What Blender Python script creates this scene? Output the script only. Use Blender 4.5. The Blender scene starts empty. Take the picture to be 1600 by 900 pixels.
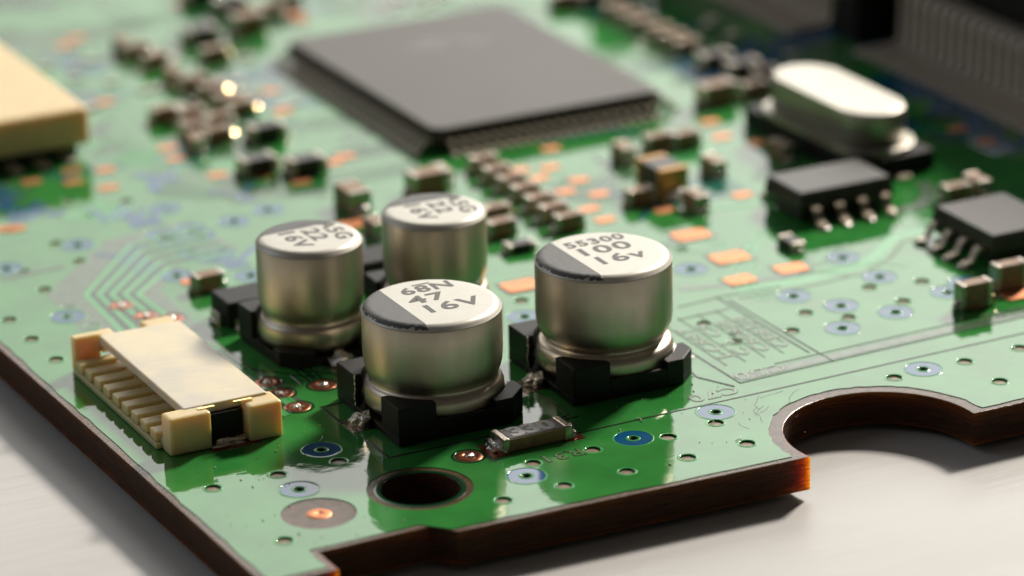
import bpy, bmesh, math, random
from mathutils import Vector, Matrix
random.seed(7)
R = math.radians
sc = bpy.context.scene
sc.unit_settings.system = 'METRIC'; sc.unit_settings.scale_length = 0.001   # 1 unit = 1 mm

# ---------------------------------------------------------------- camera
CAM = Vector((-67.0, -142.9, 65.0))
yaw, pitch, roll = R(26.43), R(20.59), R(-1.34)
F = Vector((math.sin(yaw)*math.cos(pitch), math.cos(yaw)*math.cos(pitch), -math.sin(pitch)))
Rt = Vector((math.cos(yaw), -math.sin(yaw), 0)); Up = Rt.cross(F)
R2 = Rt*math.cos(roll)+Up*math.sin(roll); U2 = -Rt*math.sin(roll)+Up*math.cos(roll)
cd = bpy.data.cameras.new('camera'); co = bpy.data.objects.new('camera', cd); sc.collection.objects.link(co)
M = Matrix((R2, U2, -F)).transposed().to_4x4(); M.translation = CAM
co.matrix_world = M
cd.sensor_width = 36; cd.lens = 5924/1600*36; cd.clip_start = 1; cd.clip_end = 3000
cd.dof.use_dof = True
cd.dof.focus_distance = (Vector((0.3, -2.6, 2.0))-CAM).dot(F)
cd.dof.aperture_fstop = cd.lens/1000/3.1      # lens opening 3.1 mm across
cd.dof.aperture_blades = 0
sc.camera = co

# ---------------------------------------------------------------- light
w = bpy.data.worlds.new('World'); sc.world = w; w.use_nodes = True
w.node_tree.nodes['Background'].inputs[0].default_value = (0.80, 0.72, 0.60, 1)
w.node_tree.nodes['Background'].inputs[1].default_value = 0.06
def area(name, az, el, dist, sx, sy, rad, col, tgt=(8, 10, 0)):
    # az measured to the right of the viewing direction, el above the table
    a = yaw+R(az)
    d = Vector((math.sin(a)*math.cos(R(el)), math.cos(a)*math.cos(R(el)), math.sin(R(el))))
    l = bpy.data.lights.new(name, 'AREA'); l.shape = 'RECTANGLE'; l.size = sx; l.size_y = sy
    l.energy = rad*math.pi*sx*sy; l.color = col
    o = bpy.data.objects.new(name, l); sc.collection.objects.link(o)
    o.location = Vector(tgt)+d*dist
    o.rotation_euler = (-d).to_track_quat('-Z', 'Y').to_euler()
    return o
win = area('window_light', -4, 22, 900, 900, 420, 1.0, (1, 1, 1))
# brightness gradient added to the window lamp to shape its reflection across the board
win.data.use_nodes = True; nt = win.data.node_tree; em = nt.nodes['Emission']
ge = nt.nodes.new('ShaderNodeNewGeometry'); sx_ = nt.nodes.new('ShaderNodeSeparateXYZ'); nt.links.new(ge.outputs['Parametric'], sx_.inputs[0])
def rng(sock, lo, hi):
    m = nt.nodes.new('ShaderNodeMapRange'); m.inputs[3].default_value = lo; m.inputs[4].default_value = hi; m.inputs[1].default_value = .25; m.inputs[2].default_value = .75; m.interpolation_type = 'SMOOTHSTEP'
    nt.links.new(sock, m.inputs[0]); return m.outputs[0]
WIN_U = (3.6, 1.75); WIN_V = (0.75, 1.1)
mu = nt.nodes.new('ShaderNodeMath'); mu.operation = 'MULTIPLY'; nt.links.new(rng(sx_.outputs[0], *WIN_U), mu.inputs[0]); nt.links.new(rng(sx_.outputs[1], *WIN_V), mu.inputs[1])
nt.links.new(mu.outputs[0], em.inputs['Strength']); em.inputs['Color'].default_value = (1.0, 0.985, 0.93, 1)
area('key_light', 32, 35, 900, 110, 110, 315.0, (1.0, 0.91, 0.79))
area('side_window_light', -80, 32, 900, 600, 400, 1.25, (0.85, 0.92, 1.0))
sc.view_settings.view_transform = 'Standard'; sc.view_settings.look = 'None'
sc.view_settings.exposure = 0.0; sc.view_settings.gamma = 1
sc.render.engine = 'CYCLES'

# ---------------------------------------------------------------- materials
def mat(name, col, rough=0.5, metal=0.0, noise=None, bump=None, spec=None, col2=None, coat=0, sss=None, aniso=None, bump2=None, rvar=None):
    m = bpy.data.materials.new(name); m.use_nodes = True
    nt = m.node_tree; b = nt.nodes['Principled BSDF']; L = nt.links
    b.inputs['Base Color'].default_value = (*col, 1); b.inputs['Roughness'].default_value = rough; b.inputs['Metallic'].default_value = metal
    if spec is not None: b.inputs['Specular IOR Level'].default_value = spec
    if coat: b.inputs['Coat Weight'].default_value = coat; b.inputs['Coat Roughness'].default_value = 0.05
    tc = nt.nodes.new('ShaderNodeTexCoord')
    def nz(scale, detail=4, stretch=None):
        n = nt.nodes.new('ShaderNodeTexNoise'); n.inputs['Scale'].default_value = scale; n.inputs['Detail'].default_value = detail
        if stretch:
            mp = nt.nodes.new('ShaderNodeMapping'); mp.inputs['Scale'].default_value = stretch
            L.new(tc.outputs['Object'], mp.inputs[0]); L.new(mp.outputs[0], n.inputs['Vector'])
        else: L.new(tc.outputs['Object'], n.inputs['Vector'])
        return n
    if noise:
        n = nz(noise[0], 5, noise[2] if len(noise) > 2 else None)
        r = nt.nodes.new('ShaderNodeValToRGB'); r.color_ramp.elements[0].position = 0.35; r.color_ramp.elements[1].position = 0.65
        c2 = col2 or tuple(c*noise[1] for c in col)
        r.color_ramp.elements[0].color = (*c2, 1); r.color_ramp.elements[1].color = (*col, 1)
        L.new(n.outputs[0], r.inputs[0]); L.new(r.outputs[0], b.inputs['Base Color'])
    if rvar:
        n = nz(rvar[0]); mr = nt.nodes.new('ShaderNodeMapRange'); mr.inputs[3].default_value = rvar[1]; mr.inputs[4].default_value = rvar[2]
        L.new(n.outputs[0], mr.inputs[0]); L.new(mr.outputs[0], b.inputs['Roughness'])
    prev = None
    for bp in (bump, bump2):
        if bp:
            n = nz(bp[0], 3, bp[3] if len(bp) > 3 else None); bu = nt.nodes.new('ShaderNodeBump')
            bu.inputs['Strength'].default_value = bp[1]; bu.inputs['Distance'].default_value = bp[2]
            L.new(n.outputs[0], bu.inputs['Height'])
            if prev: L.new(prev.outputs[0], bu.inputs['Normal'])
            prev = bu
    if prev: L.new(prev.outputs[0], b.inputs['Normal'])
    if sss:
        b.inputs['Subsurface Weight'].default_value = sss[0]; b.inputs['Subsurface Radius'].default_value = sss[1]; b.inputs['Subsurface Scale'].default_value = sss[2]
    return m
MT = {}
MT['mask'] = mat('solder_mask_green', (0.042, 0.27, 0.055), 0.045, noise=(0.35, 0.75), bump=(0.55, 0.35, 0.05), bump2=(9, 0.05, 0.01))
MT['mask_dark'] = mat('solder_mask_gap', (0.006, 0.045, 0.018), 0.08)
MT['mask_light'] = mat('solder_mask_trace', (0.07, 0.40, 0.12), 0.06, bump=(1.5, 0.1, 0.05))
MT['mask_grey'] = mat('thin_mask_grey', (0.10, 0.17, 0.10), 0.13, noise=(1.5, 0.7))
MT['blue'] = mat('clearance_blue', (0.005, 0.085, 0.22), 0.07)
MT['fr4'] = mat('laminate', (0.15, 0.085, 0.05), 0.22, noise=(3, 0.6), bump=(14, 0.5, 0.03), sss=(0.75, (1.0, 0.16, 0.015), 1.0))
MT['fr4edge'] = mat('laminate_edge', (0.052, 0.020, 0.004), 0.7, noise=(2.2, 0.3, (.35, .35, 5)), bump=(7, 0.9, 0.08, (.6, .6, 2.5)), bump2=(22, .5, .03), spec=0.25, sss=(0.9, (1.0, 0.42, 0.03), 6.0))  # same laminate in a darker colour, standing in for shade on the edge
MT['plug'] = mat('via_plug', (0.30, 0.24, 0.16), 0.35, noise=(5, 0.7), bump=(8, 0.4, 0.05))
MT['dark'] = mat('dark_hole', (0.01, 0.01, 0.01), 0.6)
MT['copper'] = mat('bare_copper', (0.80, 0.33, 0.16), 0.5, 0.8, noise=(1.3, 0.8), bump=(12, 0.2, 0.02))
MT['copper_red'] = mat('tarnished_copper', (0.42, 0.13, 0.06), 0.25, 0.7, noise=(4, 0.6), bump=(9, 0.3, 0.04))
MT['solder'] = mat('solder', (0.85, 0.82, 0.77), 0.27, 1.0, noise=(5, 0.55), bump=(5, 0.8, 0.12), bump2=(22, 0.4, 0.04))
MT['tin'] = mat('tinned_end', (0.62, 0.56, 0.49), 0.3, 1.0, noise=(4, 0.6), bump=(6, 0.6, 0.06))
MT['alu'] = mat('aluminium_can', (0.60, 0.54, 0.45), 0.30, 1.0, noise=(1.3, 0.88, (1, 1, 0.25)), bump=(9, 0.10, 0.02, (1, 1, 0.15)), bump2=(35, 0.10, 0.01), rvar=(2.0, 0.34, 0.50))
MT['top'] = mat('can_top_lacquer', (0.60, 0.585, 0.53), 0.42, 0.35, noise=(2, 0.95), bump=(30, 0.25, 0.012))
MT['ink'] = mat('marking_ink', (0.05, 0.05, 0.055), 0.42, col2=(0.12, 0.12, 0.12), noise=(16, 0.6), bump=(22, 0.6, 0.03))
MT['ink2'] = mat('print_ink', (0.10, 0.095, 0.09), 0.5, noise=(7, 0.65))
MT['black'] = mat('black_plastic', (0.009, 0.009, 0.010), 0.5, spec=0.3, bump=(16, 0.5, 0.03), noise=(12, 0.6))
MT['epoxy'] = mat('mould_epoxy', (0.045, 0.04, 0.035), 0.40, bump=(10, 0.3, 0.02), noise=(1.2, 0.75))
MT['epoxy_brown'] = mat('brownish_epoxy', (0.062, 0.052, 0.043), 0.44, bump=(10, 0.3, 0.02), noise=(0.25, 0.85))  # slightly lighter, browner epoxy for the quad flat chip
MT['cream'] = mat('cream_nylon', (0.86, 0.68, 0.38), 0.42, noise=(0.8, 0.93), bump=(3, 0.25, 0.04), sss=(0.85, (1.0, 0.6, 0.25), 0.7))
MT['creamtop'] = mat('worn_nylon', (0.82, 0.72, 0.49), 0.33, noise=(0.35, 0.86), col2=(0.62, 0.58, 0.50), bump=(2.5, 0.35, 0.05, (0.5, 1.6, 1)), sss=(0.4, (1.0, 0.62, 0.25), 0.4))
MT['gold'] = mat('gold_contact', (0.95, 0.68, 0.30), 0.25, 1.0, bump=(8, 0.3, 0.02))
MT['pin'] = mat('lead_frame', (0.60, 0.52, 0.42), 0.36, 1.0, noise=(3, 0.7), bump=(6, 0.4, 0.03))
MT['dullpin'] = mat('dull_lead', (0.82, 0.73, 0.63), 0.40, 0.1, noise=(2, 0.7))
MT['ceramic'] = mat('brown_ceramic', (0.36, 0.215, 0.125), 0.52, noise=(3, 0.7), bump=(8, 0.3, 0.03))
MT['ceramic2'] = mat('dark_ceramic', (0.035, 0.026, 0.022), 0.40, noise=(3, 0.6), bump=(8, 0.3, 0.03))
MT['silk'] = mat('silkscreen_ink', (0.14, 0.27, 0.11), 0.12, noise=(6, 0.7), bump=(12, 0.4, 0.02))
MT['silk_line'] = mat('silkscreen_dark', (0.012, 0.035, 0.016), 0.25)
MT['white'] = mat('white_print', (0.75, 0.74, 0.74), 0.5, noise=(9, 0.8))
MT['metal'] = mat('crystal_can', (0.50, 0.48, 0.43), 0.46, 1.0, noise=(0.6, 0.93), bump=(1.2, 0.15, 0.08))
MT['amber'] = mat('amber_end', (0.55, 0.30, 0.08), 0.35, 0.6)
def table_mat():
    m = mat('brushed_table', (0.62, 0.615, 0.615), 0.42, noise=(0.09, 0.90, (.5, 1.6, 1)), bump=(0.9, 0.4, 0.12, (0.22, 1.6, 1)), bump2=(5, 0.12, 0.04, (0.10, 1.2, 1)))
    return m
MT['table'] = table_mat()

# ---------------------------------------------------------------- helpers
def tag(o, label=None, cat=None, group=None, kind=None):
    if label: o['label'] = label
    if cat: o['category'] = cat
    if group: o['group'] = group
    if kind: o['kind'] = kind
    return o
def empty(name, loc, rz=0):
    o = bpy.data.objects.new(name, None); sc.collection.objects.link(o); o.location = loc; o.rotation_euler = (0, 0, rz); o.empty_display_size = 1
    return o
class MB:
    def __init__(s): s.bm = bmesh.new(); s.mats = []
    def mi(s, m):
        m = MT[m] if isinstance(m, str) else m
        if m not in s.mats: s.mats.append(m)
        return s.mats.index(m)
    def faces(s, vs, fs, m, smooth=False):
        i = s.mi(m); v = [s.bm.verts.new(p) for p in vs]; out = []
        for f in fs:
            try: fc = s.bm.faces.new([v[k] for k in f])
            except ValueError: continue
            fc.material_index = i; fc.smooth = smooth; out.append(fc)
        return v, out
    def box(s, x0, x1, y0, y1, z0, z1, m, bev=0.0):
        return s.prism([(x0, y0), (x1, y0), (x1, y1), (x0, y1)], z0, z1, m, bev)
    def prism(s, pts, z0, z1, m, bev=0.0, seg=2):
        n = len(pts)
        vs = [(x, y, z0) for x, y in pts]+[(x, y, z1) for x, y in pts]
        fs = [tuple(range(n-1, -1, -1)), tuple(range(n, 2*n))]+[(i, (i+1) % n, n+(i+1) % n, n+i) for i in range(n)]
        v, f = s.faces(vs, fs, m)
        if bev > 0:
            ed = list({e for fc in f for e in fc.edges if any(abs(a.co.z-z1) < 1e-6 for a in e.verts)})
            bmesh.ops.bevel(s.bm, geom=ed, offset=bev, segments=seg, profile=0.5, affect='EDGES', clamp_overlap=True)
        return f
    def lathe(s, prof, m, n=48, c=(0, 0), smooth=True):
        vs = []; fs = []
        for r, z in prof:
            for k in range(n):
                a = 2*math.pi*k/n; vs.append((c[0]+r*math.cos(a), c[1]+r*math.sin(a), z))
        for j in range(len(prof)-1):
            for k in range(n):
                fs.append((j*n+k, j*n+(k+1) % n, (j+1)*n+(k+1) % n, (j+1)*n+k))
        fs.append(tuple(range((len(prof)-1)*n, len(prof)*n)))
        return s.faces(vs, fs, m, smooth)
    def strip(s, pts, wd, th, z, m):
        # a flat ribbon along a polyline with small sloped sides
        P = [Vector((p[0], p[1])) for p in pts]; n = len(P); L = []; Q = []
        for i in range(n):
            a = (P[i]-P[i-1]).normalized() if i > 0 else None; b = (P[i+1]-P[i]).normalized() if i < n-1 else None
            d = (a+b).normalized() if a and b else (a or b)
            nn = Vector((-d.y, d.x)); k = 1.0
            if a and b: k = 1/max(0.5, nn.dot(Vector((-a.y, a.x))))
            L.append(nn*k); Q.append(P[i])
        vs = []; fs = []
        sl = min(0.04, wd*0.2)
        for i in range(n):
            for off, zz in ((-wd/2, z), (-wd/2+sl, z+th), (wd/2-sl, z+th), (wd/2, z)):
                q = Q[i]+L[i]*off; vs.append((q.x, q.y, zz))
        for i in range(n-1):
            for k in range(3): fs.append((i*4+k, (i+1)*4+k, (i+1)*4+k+1, i*4+k+1))
        fs.append((0, 1, 2, 3)); j = (n-1)*4; fs.append((j+3, j+2, j+1, j))
        s.faces(vs, fs, m)
    def ring(s, r0, r1, z, th, m, n=28, c=(0, 0), sx=1.0, smooth=True):
        w_ = min(0.06, (r1-r0)*0.3)
        prof = [(r0, z-0.02), (r0+w_*0.5, z+th), (r1-w_, z+th), (r1, z)]
        vs = []; fs = []
        for r, zz in prof:
            for k in range(n):
                a = 2*math.pi*k/n; vs.append((c[0]+r*math.cos(a)*sx, c[1]+r*math.sin(a), zz))
        for j in range(3):
            for k in range(n): fs.append((j*n+k, j*n+(k+1) % n, (j+1)*n+(k+1) % n, (j+1)*n+k))
        s.faces(vs, [f[::-1] for f in fs], m, smooth)
    def disc(s, r, z, m, n=28, c=(0, 0)):
        s.faces([(c[0]+r*math.cos(2*math.pi*k/n), c[1]+r*math.sin(2*math.pi*k/n), z) for k in range(n)], [tuple(range(n))], m)
    def blob(s, c, rx, ry, rz, m, lump=0.18, seed=0, sub=3, smooth=True):
        t = bmesh.new(); bmesh.ops.create_icosphere(t, subdivisions=sub, radius=1.0)
        rr = random.Random(seed); ph = [(rr.uniform(1, 5), rr.uniform(0, 6), Vector((rr.gauss(0, 1), rr.gauss(0, 1), rr.gauss(0, 1))).normalized()) for _ in range(7)]
        i = s.mi(m); mp = {}
        for v in t.verts:
            k = 1+lump*sum(math.sin(f*v.co.dot(d)*2+p) for f, p, d in ph)/2.2
            mp[v.index] = s.bm.verts.new((c[0]+v.co.x*rx*k, c[1]+v.co.y*ry*k, c[2]+max(-0.9, v.co.z*k)*rz))
        for f in t.faces:
            fc = s.bm.faces.new([mp[v.index] for v in f.verts]); fc.material_index = i; fc.smooth = smooth
        t.free()
    def tube(s, pts, r, m, n=8, smooth=True, sx=1.0):
        P = [Vector(p) for p in pts]; vs = []; fs = []
        for i, p in enumerate(P):
            d = (P[min(i+1, len(P)-1)]-P[max(i-1, 0)]).normalized()
            a = d.cross(Vector((0, 0, 1))); a = a.normalized() if a.length > 1e-4 else Vector((1, 0, 0)); b = a.cross(d)
            for k in range(n): q = p+a*math.cos(2*math.pi*k/n)*r*sx+b*math.sin(2*math.pi*k/n)*r; vs.append(tuple(q))
        for i in range(len(P)-1):
            for k in range(n): fs.append((i*n+k, (i+1)*n+k, (i+1)*n+(k+1) % n, i*n+(k+1) % n))
        fs.append(tuple(range(n))); fs.append(tuple(range(len(P)*n-1, (len(P)-1)*n-1, -1)))
        s.faces(vs, fs, m, smooth)
    def mesh(s, name):
        bmesh.ops.recalc_face_normals(s.bm, faces=s.bm.faces)
        me = bpy.data.meshes.new(name); s.bm.to_mesh(me); s.bm.free()
        for m in s.mats: me.materials.append(m)
        return me
    def build(s, name, parent=None, loc=None, rz=0):
        return link(s.mesh(name), name, parent, loc, rz)
def link(me, name, parent=None, loc=None, rz=0):
    o = bpy.data.objects.new(name, me); sc.collection.objects.link(o)
    if parent: o.parent = parent
    if loc: o.location = loc
    if rz: o.rotation_euler = (0, 0, rz)
    return o
def kids(o): return list(o.children)
def copy_tree(o, parent=None):
    c = o.copy(); sc.collection.objects.link(c); c.parent = parent
    for ch in kids(o): copy_tree(ch, c)
    return c
def text_mesh(txt, size, m, name, parent, loc, rz=0, ext=0.006, sx=1.0, off=0.012, bev=0.0, space=1.05):
    cu = bpy.data.curves.new(name, 'FONT'); cu.body = txt; cu.size = size; cu.align_x = 'CENTER'; cu.align_y = 'CENTER'
    cu.extrude = ext; cu.offset = off; cu.bevel_depth = bev; cu.space_character = space; cu.resolution_u = 4
    t = bpy.data.objects.new('tmp', cu); sc.collection.objects.link(t)
    me = bpy.data.meshes.new_from_object(t.evaluated_get(bpy.context.evaluated_depsgraph_get()))
    bpy.data.objects.remove(t); me.name = name; me.materials.clear(); me.materials.append(MT[m])
    o = link(me, name, parent, loc, rz); o.scale = (sx, 1, 1)
    return o
def silk_text(txt, size, loc, rz, sx):
    t = text_mesh(txt, size, 'silk', 'printed_text', board, (loc[0], loc[1], 0.010), rz, 0.010, sx, 0.005, space=1.1)
    text_mesh(txt, size, 'silk_line', 'ink_outline', t, (0, 0, -0.004), 0, 0.010, 1, 0.032, space=1.1)
def plate(name, outline, holes, z0, z1, m_top, parent, bev=0.0, m_side=None):
    # flat plate with holes, triangulated by a filled 2D curve
    cu = bpy.data.curves.new(name, 'CURVE'); cu.dimensions = '2D'; cu.fill_mode = 'BOTH'; cu.extrude = (z1-z0)/2-bev; cu.bevel_depth = bev; cu.bevel_resolution = 1
    if bev: cu.offset = -bev
    for pts in [outline]+holes:
        sp = cu.splines.new('POLY'); sp.points.add(len(pts)-1); sp.use_cyclic_u = True
        for p, q in zip(sp.points, pts): p.co = (q[0], q[1], 0, 1)
    t = bpy.data.objects.new('tmp', cu); sc.collection.objects.link(t)
    me = bpy.data.meshes.new_from_object(t.evaluated_get(bpy.context.evaluated_depsgraph_get()))
    bpy.data.objects.remove(t); me.name = name; me.materials.clear(); me.materials.append(MT[m_top])
    if m_side:
        me.materials.append(MT[m_side])
        for p in me.polygons: p.material_index = 0 if abs(p.normal.z) > 0.9 else 1
    for p in me.polygons: p.use_smooth = False
    o = link(me, name, parent, (0, 0, (z0+z1)/2))
    return o
def circ(cx, cy, r, n=20): return [(cx+r*math.cos(2*math.pi*k/n), cy+r*math.sin(2*math.pi*k/n)) for k in range(n)]

# ---------------------------------------------------------------- table
b = MB(); b.faces([(-700, -700, -1.95), (900, -700, -1.95), (900, 1200, -1.95), (-700, 1200, -1.95)], [(0, 1, 2, 3)], 'table')
tb = b.build('table_top', None, (0, 0, 0)); tb.data.transform(Matrix.Translation((0, 0, 0)))
tag(tb, kind='structure', label='pale brushed table surface under the board')

# ---------------------------------------------------------------- the board
DOTS = [(-9.14, -3.33), (-12.16, -3.27), (1.07, -10.52), (4.12, -10.52), (7.14, -10.49), (10.17, -10.42), (-1.90, -10.62), (7.53, -8.07), (10.14, -7.71), (3.97, -7.68), (1.01, -7.70), (-11.67, -9.80), (-6.23, -3.30),
        (-12.83, 17.39), (-12.75, 14.31), (-9.70, 17.52), (-9.96, 23.39), (-6.99, 26.38), (-9.83, 20.36), (-9.99, 26.32), (-7.12, 29.39), (-4.14, 32.48), (-4.20, 35.30), (-1.62, 33.66), (-12.88, 20.35),
        (23.74, -9.89), (23.70, -7.06), (26.82, -6.92), (19.85, -7.11), (20.60, 1.97), (22.05, 0.44), (18.84, 0.27), (25.06, 3.38), (27.68, 2.78), (25.44, 0.94), (15.70, 3.16), (15.82, 0.40), (19.80, 12.64), (9.61, 10.26), (16.42, 1.38)]
BLUES = [(-6.36, -1.75), (-8.98, -5.24), (0.13, -8.80), (6.12, -7.43), (10.76, -6.62), (21.54, -6.90), (21.25, 4.18), (22.56, 1.92), (21.06, -0.64), (24.35, -0.11), (26.10, 7.56), (26.24, 4.34), (27.96, 0.88), (29.37, 1.58),
         (-10.26, 19.32), (-6.23, 28.65), (-10.58, 27.20), (-6.67, 34.66), (-0.27, 31.58), (2.04, 27.93), (4.27, 28.68), (-1.96, 27.92), (-0.38, 28.00), (-1.93, 26.68), (-0.29, 26.83), (-1.65, 24.55), (-0.45, 23.85), (-3.58, 21.95), (-0.39, 20.09), (18.82, 9.92), (8.76, 8.26)]
NC = (16.2, -12.05)
def outline(inset=0.0, wav=0.0):
    rr = random.Random(5)
    def wv(): return rr.uniform(-wav, wav)
    i = inset
    pts = []
    def seg(a, b_, step=0.9):
        n = max(1, int(math.dist(a, b_)/step)) if wav else 1
        for k in range(n):
            t = k/n; pts.append((a[0]+(b_[0]-a[0])*t+wv(), a[1]+(b_[1]-a[1])*t+wv()))
    A = (-14.12+i, -13.44+i); B = (-10.86-i, -13.44+i); Cc = (-10.86-i, -11.5+i); D = (-5.75-i, -11.45+i); E_ = (-4.95-i*.4, -12.5+i)
    rad = 4.45+(i*1.9 if i else 0)
    ya, yb = -12.98+i, -12.42+i
    xa = NC[0]-math.sqrt(rad*rad-(ya-NC[1])**2); xb = NC[0]+math.sqrt(rad*rad-(yb-NC[1])**2)
    seg(A, B); seg(B, Cc); seg(Cc, D); seg(D, E_); seg(E_, (xa, ya))
    a0 = math.atan2(ya-NC[1], xa-NC[0]); a0 += 2*math.pi if a0 < 0 else 0; a1 = math.atan2(yb-NC[1], xb-NC[0])
    N = 44
    for k in range(N):
        a = a0+(a1-a0)*k/N; r_ = rad+wv(); pts.append((NC[0]+r_*math.cos(a), NC[1]+r_*math.sin(a)))
    seg((xb, yb), (90-i, -12.3+i)); pts.append((90-i, -12.3+i)); pts.append((90-i, 105-i)); pts.append((-15.2+i, 105-i))
    seg((-14.62+i, 22), A)
    return pts
board = empty('circuit_board', (0, 0, 0)); tag(board, 'green printed circuit board with round notch in its front edge lying on the pale table', 'circuit board')
HX, HY = -4.41, -7.70
FX, FY = (-9.27, -7.95)
sub_holes = [circ(HX, HY, 1.72, 40)]+[circ(x, y, 0.345) for x, y in DOTS]+[circ(x, y, 0.22, 14) for x, y in BLUES]
plate('laminate', outline(), sub_holes, -1.6, -0.03, 'fr4', board, 0.035, 'fr4edge')
mask_holes = [circ(HX, HY, 2.3, 40), circ(FX, FY, 1.62, 36)]+[circ(x, y, 0.35) for x, y in DOTS]+[circ(x, y, 0.23, 14) for x, y in BLUES]
plate('solder_mask', outline(0.34, 0.05), mask_holes, -0.029, 0.0, 'mask', board)
# tented holes: shallow plug with a raised lip
bb = MB(); bb.ring(0.335, 0.46, 0.003, 0.012, 'mask_light'); bb.disc(0.34, -0.07, 'plug')
me = bb.mesh('filled_hole')
for x, y in DOTS: link(me, 'filled_hole', board, (x, y, 0), random.uniform(0, 6))
bb = MB(); bb.ring(0.32, 0.84, 0.003, 0.003, 'blue', 36, smooth=False); bb.ring(0.84, 0.93, 0.003, 0.010, 'mask_light', 36); bb.ring(0.215, 0.33, 0.004, 0.014, 'mask_light', 24)
bb.ring(0.16, 0.22, -0.25, 0.22, 'dark', 16); me = bb.mesh('blue_via')
for k, (x, y) in enumerate(BLUES):
    v = link(me, 'blue_via', board, (x, y, 0), random.uniform(0, 6)); s = 1.0 if y > -12 else 1.0
    v.scale = (s, s, 1)
CV = [(-7.49, 19.40), (-6.98, 17.51), (-3.20, 5.13), (-1.06, -5.62), (-5.29, 3.32), (-5.32, 5.19), (-5.30, 6.70), (-6.04, 16.57)]
bb = MB(); bb.ring(0.2, 0.62, 0.004, 0.03, 'copper_red', 32); bb.ring(0.64, 0.80, 0.003, 0.006, 'mask_dark', 32); bb.blob((0.03, 0.02, 0.02), 0.27, 0.25, 0.10, 'solder', 0.2, 3, 2)
me = bb.mesh('solder_via')
for x, y in CV: link(me, 'solder_via', board, (x, y, 0), random.uniform(0, 6))
# fiducial
bb = MB(); bb.ring(0.01, 0.55, -0.028, 0.03, 'copper', 32); bb.disc(0.5, 0.001, 'copper'); bb.build('fiducial_dot', board, (FX, FY, 0))
bb = MB(); bb.ring(1.72, 2.0, -0.028, 0.012, 'mask_dark', 48); bb.build('hole_rim', board, (HX, HY, 0))
# bare copper pads
bb = MB(); bb.prism([(-0.95, -0.55), (-0.8, -0.7), (0.8, -0.7), (0.95, -0.5), (0.95, 0.5), (0.8, 0.7), (-0.8, 0.7), (-0.95, 0.55)], 0.002, 0.05, 'copper', 0.02, 1)
bb.strip([(-1.05, -0.85), (1.05, -0.85), (1.05, 0.85), (-1.05, 0.85), (-1.05, -0.85)], 0.12, 0.006, 0.002, 'mask_dark'); bigpad = bb.mesh('copper_pad')
bb = MB(); bb.prism([(-0.55, -0.36), (0.5, -0.4), (0.58, 0.34), (-0.5, 0.4)], 0.002, 0.045, 'copper', 0.015, 1); smallpad = bb.mesh('copper_pad')
for (x, y), s in [((10.53, 12.06), 1.0), ((21.24, 14.21), 1.0), ((21.30, 10.38), 1.0), ((23.12, 7.51), .85), ((20.14, 7.38), .8), ((30.62, -1.08), .8), ((7.30, 24.40), .9)]:
    o = link(bigpad, 'copper_pad', board, (x, y, 0), random.uniform(-.05, .05)); o.scale = (s, s, 1)
for x, y in [(18.40, 27.71), (18.76, 26.04), (20.35, 24.63), (18.88, 23.35), (20.19, 22.11), (18.70, 20.31), (18.59, 18.44), (21.47, 30.00), (31.16, 29.65), (30.42, 27.10), (31.63, 25.24), (21.90, 18.20), (3.55, 40.74), (3.24, 38.78), (4.15, 35.16), (6.03, 33.68), (12.49, 47.27),
             (11.57, 43.44), (-4.85, 39.14), (-2.93, 38.00), (-2.35, 39.73), (-0.72, 39.02), (-1.65, 36.17), (-8.57, 32.80), (-8.14, 32.55), (42.15, 21.68), (42.27, 19.05), (10.29, 33.86), (14.97, 66.55), (19.83, 59.61), (19.94, 60.81), (26.56, 18.24), (20.00, 27.26), (5.46, 61.79), (6.68, 62.88), (3.61, 50.22),
             (-3.23, 20.81), (28.17, -1.35), (11.33, 34.49), (7.52, 31.84)]:
    link(smallpad, 'copper_pad', board, (x, y, 0), random.uniform(-.1, .1))
# traces: lighter ridges of mask over copper, dark gaps between copper areas
def tr(pts, wd, m='mask_light', th=0.018, z=0.001, name='trace'):
    q = MB(); q.strip(pts, wd, th, z, m); return q.build(name, board)
tr([(-7.3, 3.4), (-7.9, 11.5), (-7.6, 21.6), (-3.4, 26.2), (0.4, 26.6)], 5.2, 'mask_grey', 0.003, 0.0006)
for k in range(9):
    a = k*0.62
    tr([(-5.3-a*0.62, 3.0-0.2*k), (-5.9-a*0.62, 11.0+0.1*k), (-6.2-a*0.45, 20.5+a*.25), (-3.4-a*0.1, 23.3+a*0.8), (0.2, 23.8+a*0.85)], 0.30, 'mask_light' if k % 2 == 0 else 'mask_dark', 0.012, 0.005)
for k in range(4):
    tr([(-5.1+0.0*k-0.45*k, 3.2-0.3*k), (-5.6-0.45*k, 12.5)], 0.17, 'mask_light', 0.02, 0.004)
tr([(-11.39, 25.88), (-10.00, 26.01), (-7.95, 26.09)], 0.5, 'mask_grey')
tr([(-3.3, 2.75), (-4.35, 2.75), (-4.35, 0.45)], 0.17, 'silk_line', 0.02, name='outline_mark')
tr([(-4.2, -1.75), (-4.17, -4.05), (-3.3, -4.05)], 0.17, 'silk_line', 0.02, name='outline_mark')
tr([(-3.3, -4.05), (3.0, -4.05), (5.2, -4.0)], 0.16, 'silk_line', 0.02, name='outline_mark')
tr([(3.95, -5.72), (9, -5.65), (14, -5.62), (30, -5.4), (88, -5.0)], 0.15, 'silk_line', 0.02)
tr([(4.2, -3.9), (4.9, -3.6), (4.9, 0.2)], 0.12, 'silk_line', 0.02, name='outline_mark')
tr([(13.45, -4.2), (20, -3.95), (30, -3.7), (88, -2.6)], 0.10, 'silk_line', 0.02)
tr([(13.6, -3.7), (20, -3.45), (30, -3.2), (88, -2.1)], 0.75, 'mask_grey', 0.012)
tr([(16.0, -2.95), (30, -2.6), (88, -1.5)], 0.10, 'silk_line', 0.02)
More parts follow.
